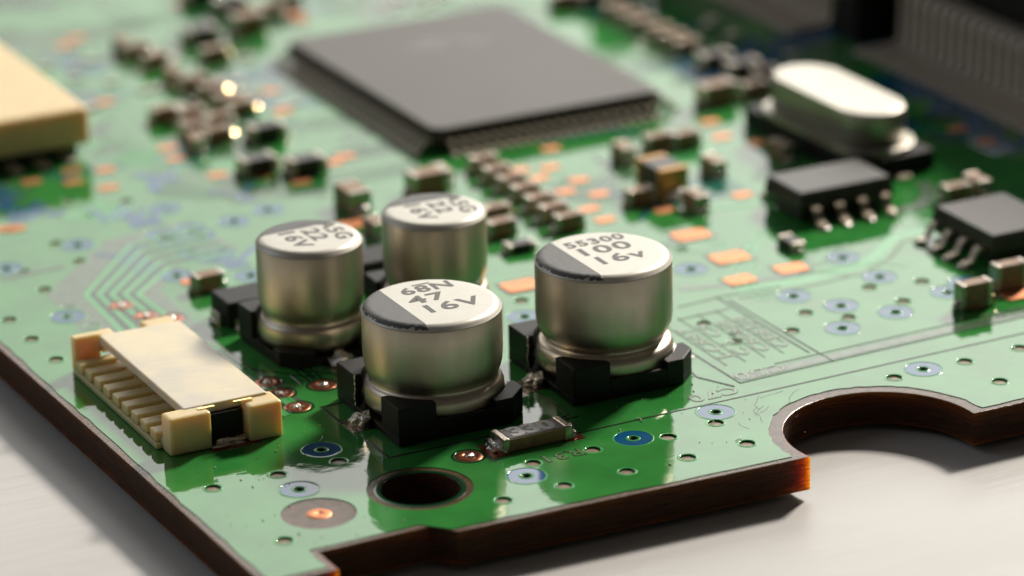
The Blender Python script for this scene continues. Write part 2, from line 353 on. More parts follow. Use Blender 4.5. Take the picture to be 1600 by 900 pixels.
tr([(19.33, 6.11), (22.96, 5.84), (26.06, 6.11), (28.08, 7.26), (29.87, 8.92), (31.63, 9.00)], 0.75, 'mask_light', 0.004)
tr([(18.85, 5.28), (22.46, 5.00), (25.85, 5.19), (28.20, 6.45), (29.99, 8.09), (31.49, 8.19)], 0.16, 'mask_grey', 0.02)
tr([(16.97, 7.79), (19.06, 7.19), (23.11, 6.68)], 0.5, 'mask_grey', 0.012)
tr([(22.48, 17.75), (26.47, 16.78), (27.45, 17.13)], 0.5, 'mask_light', 0.02)
tr([(15.73, 5.69), (18.32, 5.89), (21.43, 5.70)], 0.11, 'mask_dark', 0.02)
tr([(14.89, 4.21), (17.02, 4.25), (17.76, 4.31)], 0.11, 'mask_dark', 0.02)
tr([(31.93, 12.19), (33.62, 12.11), (35.24, 13.71), (35.63, 15.25)], 0.9, 'mask_grey', 0.012)
tr([(13.45, -4.2), (13.34, 1.6)], 0.11, 'silk_line', 0.03, name='outline_mark')
tr([(13.0, -4.4), (12.1, -2.6), (12.3, -0.6), (13.0, 1.2)], 0.11, 'silk_line', 0.03, name='outline_mark')
tr([(18.49, -4.04), (18.3, 5.3)], 0.09, 'silk_line', 0.03, name='outline_mark')
tr([(18.1, -2.5), (17.98, 5.99)], 0.09, 'silk_line', 0.03, name='outline_mark')
for x, s0 in ((17.55, 'CE82J8'), (16.55, 'C808J8'), (15.5, 'C L C8'), (14.5, 'J-C887')):
    silk_text(s0, 0.95, (x, 0.9), R(90), 1.45)
    tr([(x-0.52, -2.0), (x-0.52, 4.4)], 0.06, 'silk_line', 0.02, name='outline_mark')
silk_text('C50', 1.15, (14.92, -3.44), R(180), 1.3)
silk_text('C70', 1.15, (11.72, -4.73), R(180), 1.2)
silk_text('R31', 1.05, (2.49, -7.57), R(180), 1.2)
silk_text('C52', 1.15, (28.76, -2.87), R(180), 1.3)
for (x, y), a in [((14.59, -1.78), 0), ((16.98, -4.09), .4), ((16.98, -6.34), .3)]: pass
# dense areas of fine traces further back, too many and too small to pick apart
fld = {m: MB() for m in ('mask_grey', 'mask_dark', 'blue', 'mask_light')}
rr = random.Random(21)
def bundle(x, y, n, ln, ang, m, wd=.2, pitch=.42):
    for k in range(n):
        ox, oy = -math.sin(ang)*k*pitch, math.cos(ang)*k*pitch; l2 = ln*rr.uniform(.7, 1); b2 = ang+rr.choice([-1, 0, 1])*math.pi/4
        p0 = (x+ox, y+oy); p1 = (p0[0]+math.cos(ang)*l2, p0[1]+math.sin(ang)*l2); p2 = (p1[0]+math.cos(b2)*2.2, p1[1]+math.sin(b2)*2.2)
        fld[m].strip([p0, p1, p2], wd, .010, .0015+rr.uniform(0, .004), m)
for k in range(330):
    x = rr.uniform(-13, 62); y = rr.uniform(14, 84)
    if x < 14 and y < 30: continue
    if x > 22 and y < 20: continue
    if x > 8 and y < 17: continue
    bundle(x, y, rr.randint(3, 9), rr.uniform(1.5, 7), rr.choice([0, math.pi/2, math.pi/4, -math.pi/4, math.pi]), rr.choice(['mask_grey', 'mask_grey', 'mask_grey', 'mask_dark', 'blue', 'mask_light']), rr.uniform(.14, .26))
for k in range(14):
    bundle(rr.uniform(12, 40), rr.uniform(-1, 16), rr.randint(2, 4), rr.uniform(1.2, 4), rr.choice([0, math.pi/2, math.pi/4]), rr.choice(['mask_grey', 'mask_light']), .16)
for k in range(10):
    bundle(rr.uniform(-4, -1), rr.uniform(4, 9), 2, rr.uniform(1, 2.5), rr.choice([0, math.pi/2, math.pi/4]), 'mask_dark', .12)
for k in range(12): bundle(rr.uniform(-8, 5), rr.uniform(19, 36), rr.randint(2, 4), rr.uniform(.6, 2), rr.choice([0, math.pi/2]), 'blue', .4, .42)
for k in range(16): bundle(rr.uniform(36, 46), rr.uniform(16, 40), rr.randint(4, 8), rr.uniform(2, 5), rr.choice([0, math.pi/2, math.pi/4]), 'blue', .4, .42)
for k in range(46):
    x, y = rr.choice([(10, 44), (8, 52), (7, 58), (12, 47), (27, 60), (40, 44)]); x += rr.gauss(0, 2.6); y += rr.gauss(0, 3)
    if 14.5 < x < 31 and 31 < y < 53.5: continue
    qq = fld.setdefault('tin', MB()); qq.prism([(x-.4, y-.3), (x+.4, y-.3), (x+.4, y+.3), (x-.4, y+.3)], .002, .12, 'tin', .04, 1)
for m, q in fld.items():
    o = q.build('fine_traces', board); o['kind'] = 'stuff'
# crazed coating lines round the notch
for k in range(7):
    a = R(rr.uniform(85, 150)); rad = rr.uniform(5.7, 6.8); x, y = NC[0]+rad*math.cos(a), NC[1]+rad*math.sin(a); pts = [(x, y)]; t = a+math.pi/2
    for _ in range(rr.randint(4, 9)): t += rr.uniform(-.35, .45); x += .22*math.cos(t); y += .22*math.sin(t); pts.append((x, y))
    fld_q = MB(); fld_q.strip(pts, .035, .006, .001, 'mask_dark'); o = fld_q.build('coating_crack', board); o['kind'] = 'stuff'
# dust
bb = MB()
rr = random.Random(11)
for _ in range(170):
    x = rr.uniform(-13, 14); y = rr.uniform(-11, 7); s = rr.choice([.02, .025, .03, .045])
    if math.hypot(x-HX, y-HY) < 2.4: continue
    bb.blob((x, y, 0.02), s, s*rr.uniform(.6, 1.6), s, 'white', 0.3, _, 1)
for x, y, a in ((*(7.34, -6.02), 1.3), (*(9.84, -9.98), .2), (*(-6.05, -0.85), .6)):
    bb.tube([(x, y, .03), (x+.25*math.cos(a), y+.25*math.sin(a), .07), (x+.5*math.cos(a+.3), y+.5*math.sin(a+.3), .05)], .018, 'white', 5)
tag(bb.build('dust', None), 'pale dust specks and lint scattered over the front of the board', 'dust', kind='stuff')

# ---------------------------------------------------------------- electrolytic capacitors
def stripe(rad, chord, zt, fil, mname):
    # painted segment on the can top, x < chord, following the rounded rim
    q = MB(); i = q.mi(mname); rr = random.Random(3); vs = []; fs = []; nr = 22; na = 60
    a0 = math.acos(chord/rad); 
    def surf(r):
        e = rad-fil
        if r <= e: return zt
        t = min(1, (r-e)/fil); return zt-fil+fil*math.sqrt(max(0, 1-t*t))
    rows = []
    for k in range(na+1):
        a = a0+(2*math.pi-2*a0)*k/na; rmax = rad-0.02-abs(rr.gauss(-.01, 0.06))*(1 if k % 3 else .3); rmin = abs(chord/math.cos(a)) if math.cos(a) < -1e-3 else rmax
        rmin = min(rmin, rmax); row = []
        for j in range(nr+1):
            r = rmin+(rmax-rmin)*j/nr; vs.append((r*math.cos(a), r*math.sin(a), surf(r)+0.012)); row.append(len(vs)-1)
        rows.append(row)
    for k in range(na):
        for j in range(nr): fs.append((rows[k][j], rows[k][j+1], rows[k+1][j+1], rows[k+1][j]))
    q.faces(vs, fs, mname, True)
    return q
def make_cap(name, rad, lines, H=5.17, neck=0.3, low=(1.25, 0.95)):
    h = rad/3.15; root = empty(name, (0, 0, 0)); fil = 0.42
    q = MB()
    e = rad-fil
    nk = neck
    prof = [(2.3*h, 0.42), (rad-.25, 0.45), (rad-.08, 0.60), (rad+.01, 0.85), (rad+.03, 1.15), (rad+.02, 1.40), (rad-.05, 1.58), (rad-.14, 1.66), (rad-.20, 1.69), (rad-nk*.9, 1.74), (rad-nk, 1.82), (rad-nk*.92, 1.92), (rad-nk*.62, 2.07), (rad-nk*.36, 2.25), (rad-nk*.14, 2.5), (rad-.02, 2.75), (rad, 3.0), (rad, 3.8)]
    pr2 = [(e+fil*math.cos(t), H-fil+fil*math.sin(t)) for t in [R(x) for x in (0, 12, 24, 36, 48, 60, 72, 82, 90)]]
    q.lathe(prof+pr2[1:4], 'alu', 96)
    can = q.build('can', root)
    q = MB(); q.lathe([(rad+.004, pr2[2][1])]+[(r_+.003, z_+.003) for r_, z_ in pr2[3:]]+[(e*.6, H+.003), (e*.2, H+.003)], 'top', 96)
    top = q.build('can_top', root)
    q = stripe(rad+.004, -1.42*h, H+.003, fil, 'ink'); q.build('negative_stripe', top)
    for txt, x, y, s, sx in lines: text_mesh(txt, s, 'ink2', 'printed_text', top, (x, y, H+0.008), 0, 0.004, sx, 0.03, space=1.12)
    # base plate with four corner blocks
    B = 3.3*h; q = MB(); ri = rad+0.12; g = 1.45*h; ch = 1.0*h
    ply = [(-B, -B), (B-ch, -B), (B, -B+ch), (B, B-ch), (B-ch, B), (-B, B)]
    q.prism(ply, 0.05, 0.36, 'black', 0.03, 1)
    def corner(sx, sy, hh, chm):
        # square corner minus the can's circle
        pts = [(g, B)]+([(B-ch, B), (B, B-ch)] if chm else [(B, B)])+[(B, g)]
        a1 = math.atan2(g, ri); 
        xi = math.sqrt(ri*ri-g*g) if ri > g else g
        arc = []
        t0 = math.atan2(g, xi); t1 = math.pi/2-t0
        for k in range(9): t = t0+(t1-t0)*k/8; arc.append((min(B-.02, ri*math.cos(t)), min(B-.02, ri*math.sin(t))))
        P = [(a*sx, b_*sy) for a, b_ in pts+arc]
        if sx*sy > 0: P = P[::-1]
        q.prism(P, 0.36, hh, 'black', 0.05, 2)
    corner(-1, -1, 1.80, False); corner(-1, 1, 1.80, False); corner(1, -1, low[0], True); corner(1, 1, low[0], True)
    q.box(-g, g, -B, -B+.16, 0.30, low[1], 'black', 0.03); q.box(-g, g, B-.16, B, 0.30, low[1], 'black', 0.03)
    q.build('base', root)
    for s in (-1, 1):
        q = MB(); q.box(*(sorted((s*(B-.4), s*(B+.55)))), -.33*h, .33*h, 0.02, 0.26, 'tin', 0.04)
        ld = q.build('lead', root)
        q = MB(); q.blob((s*(B+.30), 0, 0.18), 0.50, 0.50, 0.36, 'solder', 0.22, 5+s, 3); q.build('solder_joint', ld)
        q = MB(); q.box(*(sorted((s*(B-.1), s*(B+1.1)))), -.75, .75, 0.001, 0.02, 'tin'); q.build('solder_pad', ld)
        q = MB(); z = [0.36+1.5*k/12 for k in range(13)]; rr = random.Random(8)
        q.tube([(-(ri+.05+rr.uniform(-.03, .03)), 1.28*h+rr.uniform(-.02, .02), zz) for zz in z] if s < 0 else [(ri*.72, ri*.72, .4), (ri*.72, ri*.72, .8), (ri*.7, ri*.7, 1.2)], 0.045, 'solder', 6); q.build('glue_bead', root)
    return root
c1 = make_cap('electrolytic_capacitor', 3.15, [('16V', 0.55, -0.85, 1.35, 1.25), ('47', 0.0, 0.45, 1.25, 1.35), ('68N', 0.55, 1.62, 1.12, 1.2)], neck=.27)
tag(c1, 'front silver can capacitor marked 68N 47 16V between the cream connector and the small resistor', 'capacitor')
q = MB(); q.box(.1, .95, 2.16, 2.27, 5.176, 5.182, 'ink2'); q.build('printed_bar', c1)
c2 = make_cap('electrolytic_capacitor', 3.15, [('16v', 0.35, -0.85, 1.4, 1.2), ('100', 0.25, 0.5, 1.35, 1.3), ('55300', 0.40, 1.62, 1.0, 1.1)], H=5.72, neck=.46)
c2.location = (8.85, 0.30, 0)
tag(c2, 'silver can capacitor marked 100 16V standing nearest the round notch', 'capacitor')
c3 = make_cap('electrolytic_capacitor', 2.5, [('16V', 0.05, -0.8, 1.15, 1.25), ('22', 0.0, 0.3, 1.15, 1.35), ('A5G', 0.0, 1.35, 1.1, 1.15)], H=5.45, neck=.26, low=(.78, .5))
c3.location = (-1.5, 10.0, 0); c3.rotation_euler = (0, 0, R(-88))
tag(c3, 'smaller silver can capacitor directly behind the cream connector, its print turned sideways', 'capacitor')
c4 = copy_tree(c3); c4.location = (5.2, 10.5, 0); c4.rotation_euler = (0, 0, R(-92))
tag(c4, 'smaller silver can capacitor rearmost of the four, with bright lit right edge', 'capacitor')
for c_ in (c1, c2, c3, c4): c_['group'] = 'silver can capacitors'

# ---------------------------------------------------------------- chip resistor with white print
def chip_resistor():
    r = empty('chip_resistor', (*(2.03, -5.58), 0), R(0.5)); tag(r, 'black chip resistor printed 330 in front of the two large capacitors', 'resistor')
    q = MB(); q.box(-1.45, 1.45, -.62, .62, 0.06, 0.62, 'ceramic', 0.03); q.build('body', r)
    q = MB(); q.box(-1.35, 1.35, -.56, .56, 0.61, 0.66, 'ink', 0.02); q.build('coating', r)
    for s in (-1, 1):
        q = MB(); q.box(*sorted((s*1.36, s*1.72)), -.65, .65, 0.03, 0.69, 'tin', 0.07); t = q.build('end_cap', r)
        q = MB(); q.blob((s*1.80, 0, 0.12), 0.36, 0.62, 0.34, 'solder', 0.22, 20+s); q.build('solder_joint', t)
        q = MB(); q.box(*sorted((s*1.3, s*2.3)), -.8, .8, 0.001, 0.016, 'copper_red'); q.build('solder_pad', t)
    text_mesh('330', 1.3, 'white', 'printed_text', r, (0, 0, 0.668), 0, 0.006, 1.2, 0.06, space=.92)
    return r
chip_resistor()

# ---------------------------------------------------------------- cream connector, bottom left
def cable_connector():
    r = empty('cable_connector', (-10.1, 6.7, 0)); tag(r, 'small cream plastic connector with ribbed side near the left board edge', 'connector')
    ox, oy = -10.1, 6.7
    def bx(q, x0, x1, y0, y1, z0, z1, m, bev=0.06): q.box(x0-ox, x1-ox, y0-oy, y1-oy, z0, z1, m, bev)
    q = MB(); bx(q, -11.45, -7.45, 1.55, 11.85, 1.42, 1.80, 'creamtop', 0.07); q.build('top_plate', r)
    q = MB(); bx(q, -12.45, -7.7, 1.7, 12.2, 0.08, 0.52, 'cream', 0.04); q.build('floor', r)
    q = MB(); bx(q, -9.4, -7.6, 1.8, 11.9, 0.45, 1.42, 'cream', 0.04); q.build('back_wall', r)
    q = MB(); bx(q, -12.45, -10.45, 0.75, 1.78, 0.06, 1.76, 'cream', 0.14); q.build('end_block', r)
    q = MB(); bx(q, -8.75, -7.15, 0.55, 1.95, 0.06, 1.70, 'cream', 0.14); q.build('end_block', r)
    q = MB(); bx(q, -12.6, -11.3, 12.05, 12.55, 0.06, 1.78, 'cream', 0.08); bx(q, -11.3, -10.6, 11.9, 12.75, 0.9, 1.72, 'cream', 0.08); q.build('end_block', r)
    q = MB(); bx(q, -9.0, -7.5, 11.9, 13.0, 0.06, 1.66, 'cream', 0.12); q.build('end_block', r)
    q = MB(); bx(q, -10.42, -8.8, 1.25, 1.60, 0.05, 1.40, 'black', 0.03); q.build('latch', r)
    q = MB(); bx(q, -10.9, -10.1, 1.18, 1.36, 1.765, 1.80, 'gold', 0.01); bx(q, -9.2, -8.3, 1.20, 1.36, 1.72, 1.80, 'gold', 0.01); bx(q, -9.9, -9.4, 1.50, 1.54, 1.30, 1.44, 'tin', 0.01); q.build('contact_tab', r)
    q = MB(); q.blob((-9.6-ox, 0.9-oy, 0.08), 0.95, 0.38, 0.16, 'solder', 0.35, 31); q.build('solder_joint', r)
    q = MB(); bx(q, -10.6, -8.3, 0.35, 1.2, 0.001, 0.016, 'copper_red', 0); q.build('solder_pad', r)
    # ribs between the contacts on the open side
    q = MB(); q.prism([(-1.2, -.37), (.95, -.37), (.95, .37), (-1.2, .37)], 0, .44, 'cream', 0.07); rib = q.mesh('rib')
    q = MB(); q.box(-.02, 1.0, -.06, .06, 0, .05, 'tin', .01); q.blob((.02, 0, .04), .06, .07, .06, 'gold', .2, 4, 2); pin = q.mesh('contact')
    for k in range(9):
        y = 2.35+k*1.14
        link(rib, 'rib', r, (-11.45-ox, y-oy, 0.34))
        if k: link(pin, 'contact', r, (-11.0-ox, y-.57-oy, 0.66))
    q = MB(); bx(q, -12.72, -12.35, 1.8, 12.1, 0.05, 0.30, 'cream', 0.05); q.build('side_lip', r)
    return r
cable_connector()

# ---------------------------------------------------------------- big cream connector, upper left
def big_connector():
    r = empty('board_connector', (-6, 50, 0)); tag(r, 'large cream plastic connector cut by the upper left picture edge', 'connector')
    q = MB(); q.box(-16, 5.55, -8.3, 8, 0.75, 2.75, 'cream', 0.25); q.build('housing', r)
    q = MB(); q.box(-15, 5.0, -7.6, 7.4, 0.02, 0.8, 'black', 0.05); q.build('base', r)  # black inset part added for the shade and dark reflection under the housing
    for k in range(9):
        q = MB(); q.box(-.3, .3, -9.3, -7.4, .02, .2, 'dullpin', .03); q.build('pin', r, (4.2-k*1.6, 0, 0))
    return r
big_connector()

# ---------------------------------------------------------------- quad flat chip
def gull(L, w_, h, th=0.15, m='pin', foot=0.45):
    # a gull wing lead reaching out along -y from y=0
    q = MB(); P = [(0, h), (-L*.28, h), (-L*.42, h-.12), (-L*.62, .16+th*.3), (-L*.72, th*.7), (-L, th*.55)]
    vs = []; fs = []
    for y, z in P:
        for x in (-w_/2, w_/2):
            vs.append((x, y, z+th/2)); vs.append((x, y, max(0.01, z-th/2)))
    for i in range(len(P)-1):
        a = i*4; c_ = a+4
        fs += [(a, c_, c_+2, a+2), (a+1, a+3, c_+3, c_+1), (a, a+1, c_+1, c_), (a+2, c_+2, c_+3, a+3)]
    fs += [(0, 2, 3, 1), (len(P)*4-4, len(P)*4-3, len(P)*4-1, len(P)*4-2)]
    q.faces(vs, fs, m, False); return q.mesh('pin')
def qfp():
    X0, X1, Y0, Y1 = 15.55, 29.85, 32.3, 52.2; cx, cy = (X0+X1)/2, (Y0+Y1)/2; W, D = (X1-X0)/2, (Y1-Y0)/2
    r = empty('quad_flat_chip', (cx, cy, 0)); tag(r, 'large flat grey square chip with fine pins on all sides behind the capacitors', 'chip')
    q = MB(); c = .45
    def sq(w_, d, cc): return [(-w_+cc, -d), (w_-cc, -d), (w_, -d+cc), (w_, d-cc), (w_-cc, d), (-w_+cc, d), (-w_, d-cc), (-w_, -d+cc)]
    lv = [(W-.22, D-.22, .12), (W-.02, D-.02, .62), (W-.02, D-.02, .74), (W-.16, D-.16, 1.30), (W-.22, D-.22, 1.34)]
    vs = []; 
    for w_, d, z in lv: vs += [(x, y, z) for x, y in sq(w_, d, c)]
    fs = [tuple(range(7, -1, -1)), tuple(range(32, 40))]
    for j in range(4):
        for k in range(8): fs.append((j*8+k, j*8+(k+1) % 8, j*8+8+(k+1) % 8, j*8+8+k))
    q.faces(vs, fs, 'epoxy_brown'); q.build('package', r)
    g = gull(1.1, .26, .66, .15, 'dullpin')
    for k in range(20):
        x = -6.175+.65*k
        link(g, 'pin', r, (x, -D+.05, 0)); link(g, 'pin', r, (x, D-.05, 0), math.pi)
    for k in range(30):
        y = -9.425+.65*k
        link(g, 'pin', r, (-W+.05, y, 0), -math.pi/2); link(g, 'pin', r, (W-.05, y, 0), math.pi/2)
    for x, y, w_ in ((0.3, 5.2, 1.0), (1.6, 4.6, .8), (-.6, 4.3, 1.3), (2.4, 3.8, .7)):
        q = MB(); q.prism([(-w_, -.2), (w_*.8, -.3), (w_, .2), (-w_*.7, .3)], 1.342, 1.352, 'mark', 0); q.build('printed_mark', r, (x, y, 0), -.3)
MT['bead'] = mat('glint_solder', (0.60, 0.43, 0.24), 0.20, 1.0)
MT['mark'] = mat('faint_print', (0.22, 0.22, 0.23), 0.5)
qfp()

# ---------------------------------------------------------------- small outline chips
def soic(x0, x1, y0, y1, h, side, label, pitch):
    cx, cy = (x0+x1)/2, (y0+y1)/2; W, D = (x1-x0)/2, (y1-y0)/2
    r = empty('small_outline_chip', (cx, cy, 0)); tag(r, label, 'chip', 'small chips with eight pins')
    q = MB(); lv = [(.14, .18), (0, h*.5), (0, h*.58), (.13, h-.04), (.18, h)]; vs = []
    for i, z in lv: vs += [(-W+i, -D+i, z), (W-i, -D+i, z), (W-i, D-i, z), (-W+i, D-i, z)]
    fs = [(3, 2, 1, 0), (16, 17, 18, 19)]
    for j in range(4):
       for k in range(4): fs.append((j*4+k, j*4+(k+1) % 4, j*4+4+(k+1) % 4, j*4+4+k))
    q.faces(vs, fs, 'epoxy'); q.build('package', r)
    g = gull(1.25, .44, h*.52, .22, 'pin'); n = 4
    for k in range(n):
        t = (k-1.5)*pitch
        if side == 'y':
            link(g, 'pin', r, (t, -D+.03, 0)); link(g, 'pin', r, (t, D-.03, 0), math.pi)
        else:
            link(g, 'pin', r, (-W+.03, t, 0), -math.pi/2); link(g, 'pin', r, (W-.03, t, 0), math.pi/2)
    q = MB()
    for k in range(n):
        t = (k-1.5)*pitch
        for s in (-1, 1):
            if side == 'y': q.blob((t, s*(D+1.2), .06), .27, .3, .1, 'solder', .2, k, 2)
            else: q.blob((s*(W+1.2), t, .06), .3, .27, .1, 'solder', .2, k, 2)
    o = q.build('solder_joint', r); o['kind'] = 'stuff'
    return r
soic(26.75, 32.35, 12.75, 16.3, 1.65, 'y', 'black eight pin chip between the oval crystal and the copper pads, pins facing front', 1.37)
soic(31.65, 36.0, 2.7, 8.1, 1.6, 'x', 'black eight pin chip cut by the right picture edge, pins facing left', 1.32)

# ---------------------------------------------------------------- crystal
def crystal():
    r = empty('crystal_oscillator', (35.0, 22.6, 0), R(1)); tag(r, 'shiny oval metal crystal can on a black plastic seat at upper right', 'crystal')
    def stad(w_, l, n=12):
        P = []
        for k in range(n+1): a = -math.pi+math.pi*k/n; P.append((w_*math.cos(a), -l+w_+w_*math.sin(a)))
        for k in range(n+1): a = math.pi*k/n; P.append((w_*math.cos(a), l-w_+w_*math.sin(a)))
        return P
    q = MB(); q.prism(stad(1.85, 5.1), 1.35, 3.25, 'metal', .22, 4); o = q.build('metal_can', r)
    for p in o.data.polygons: p.use_smooth = abs(p.normal.z) < .98
    q = MB(); q.prism(stad(2.3, 5.6), 1.08, 1.36, 'metal', .06); q.build('flange', r)
    q = MB(); q.box(-2.35, 2.35, -5.8, 5.8, .05, 1.07, 'black', .05); q.build('seat', r)
    for s in (-1, 1):
        q = MB(); q.box(-.4, .4, *sorted((s*5.7, s*6.6)), .02, .2, 'pin', .03); q.build('lead', r)
crystal()

# ---------------------------------------------------------------- tall edge connector with long leads
def slot(x, y0, y1, label, hgt=11.0, xb=48.6, shift=0):
    r = empty('slot_connector', (x, (y0+y1)/2, 0)); tag(r, label, 'connector', 'tall black slot connectors')
    cy = (y0+y1)/2
    q = MB(); q.box(xb-x, xb+9-x, y0-cy-1.0, y1-cy+1.0, .1, 3.3, 'black', .1); q.box(xb+.7-x, xb+9-x, y0-cy-1.0, y1-cy+1.0, 3.3, hgt, 'black', .1); q.build('housing', r)
    q = MB(); q.box(45.6-x, xb+.2-x, y1-cy+.25, y1-cy+2.6, .1, hgt-1, 'black', .1); q.build('end_wall', r)
    q = MB()
    pts = [(44.9-x, .14), (47.4-x, .18), (47.75-x, .5), (47.85-x, 3.0), (48.0-x, 3.35), (48.9-x, 3.5)]
    wv = .25; vs = []; fs = []
    for a, z in pts: vs += [(a, -wv, z+.13), (a, -wv, max(.01, z-.13)), (a, wv, z+.13), (a, wv, max(.01, z-.13))]
    # give the vertical run its thickness in x
    for i in (2, 3):
        a, z = pts[i]
        vs[i*4] = (a-.15, -wv, z); vs[i*4+1] = (a+.15, -wv, z-.05); vs[i*4+2] = (a-.15, wv, z); vs[i*4+3] = (a+.15, wv, z-.05)
    for i in range(len(pts)-1):
        a = i*4; c_ = a+4
        fs += [(a, c_, c_+2, a+2), (a+1, a+3, c_+3, c_+1), (a, a+1, c_+1, c_), (a+2, c_+2, c_+3, a+3)]
    fs += [(0, 2, 3, 1)]
    q.faces(vs, fs, 'dullpin'); q.blob((44.9-x, 0, .12), .32, .3, .16, 'tin', .15, 2, 2)
    me = q.mesh('lead'); n = int((y1-y0)/.95)
    for k in range(n): link(me, 'lead', r, (0, y0+.4+k*.95-cy, 0))
    r.location.x += shift
slot(46, 12.0, 37.6, 'tall black slot connector with a row of long bent leads at the upper right corner')
slot(46, 41.6, 66, 'farther slot connector behind the gap at the top edge, its leads blurred', 9.0, shift=-1.4)

# ---------------------------------------------------------------- small chip components
def chip_mesh(L, W, H, body, ends):
    r = {}
    q = MB(); q.box(-L/2+L*.17, L/2-L*.17, -W/2+.02, W/2-.02, .04, H-.02, body, min(.06, H*.1)); r['body'] = q.mesh('body')
    q = MB(); q.box(-L*.17, 0, -W/2, W/2, .02, H, ends, min(.08, H*.14)); q.blob((-L*.19, 0, .1), .22*W+.05, W*.42, H*.3, 'solder', .2, 9, 2); r['end_cap'] = q.mesh('end_cap')
    return r
KIND = {
 'tall': (chip_mesh(1.75, .8, 1.35, 'ceramic', 'tin'), 'chip_capacitor', 'capacitor', 1.75, 'brown', 'tall brown chips at the right edge'),
 'cap': (chip_mesh(1.55, .85, .88, 'ceramic', 'tin'), 'chip_capacitor', 'capacitor', 1.55, 'tan', 'small chip capacitors'),
 'res': (chip_mesh(1.55, .8, .5, 'ceramic2', 'tin'), 'chip_resistor', 'resistor', 1.55, 'dark', 'small chip resistors'),
 'big': (chip_mesh(2.1, 1.25, 1.2, 'ceramic', 'tin'), 'chip_capacitor', 'capacitor', 2.1, 'brown', 'larger chip capacitors'),
 'blk': (chip_mesh(2.0, 1.25, .95, 'ceramic2', 'tin'), 'chip_inductor', 'inductor', 2.0, 'black', 'black chip blocks'),
 'tan': (chip_mesh(2.6, 1.7, 1.65, 'epoxy', 'amber'), 'tantalum_capacitor', 'capacitor', 2.6, 'dark', None)}
def chip(k, xy, ax, label):
    ms, nm, cat, L, _, grp = KIND[k]
    r = empty(nm, (xy[0], xy[1], 0), (0 if ax == 'x' else R(90))+random.uniform(-.04, .04)); tag(r, label, cat, grp)
    if 'glint' in label or 'bright right' in label or (k != 'blk' and random.random() < .22): link(random.choice(GLINT_BEADS), 'solder_joint', r, ((L/2+.12) if ax == 'x' else 0, 0 if ax == 'x' else -L*.0-.45, .12), random.uniform(0, 6))
    link(ms['body'], 'body', r); link(ms['end_cap'], 'end_cap', r, (-L/2+L*.17, 0, 0)); link(ms['end_cap'], 'end_cap', r, (L/2-L*.17, 0, 0), math.pi)
GLINT_BEADS = []
for k in range(5):
    q = MB(); q.blob((0, 0, .12), .30, .30, .26, 'bead', .05, 12+k, 2, False); GLINT_BEADS.append(q.mesh('solder_joint'))  # extra solder beads added to chip ends to catch the key light as glints
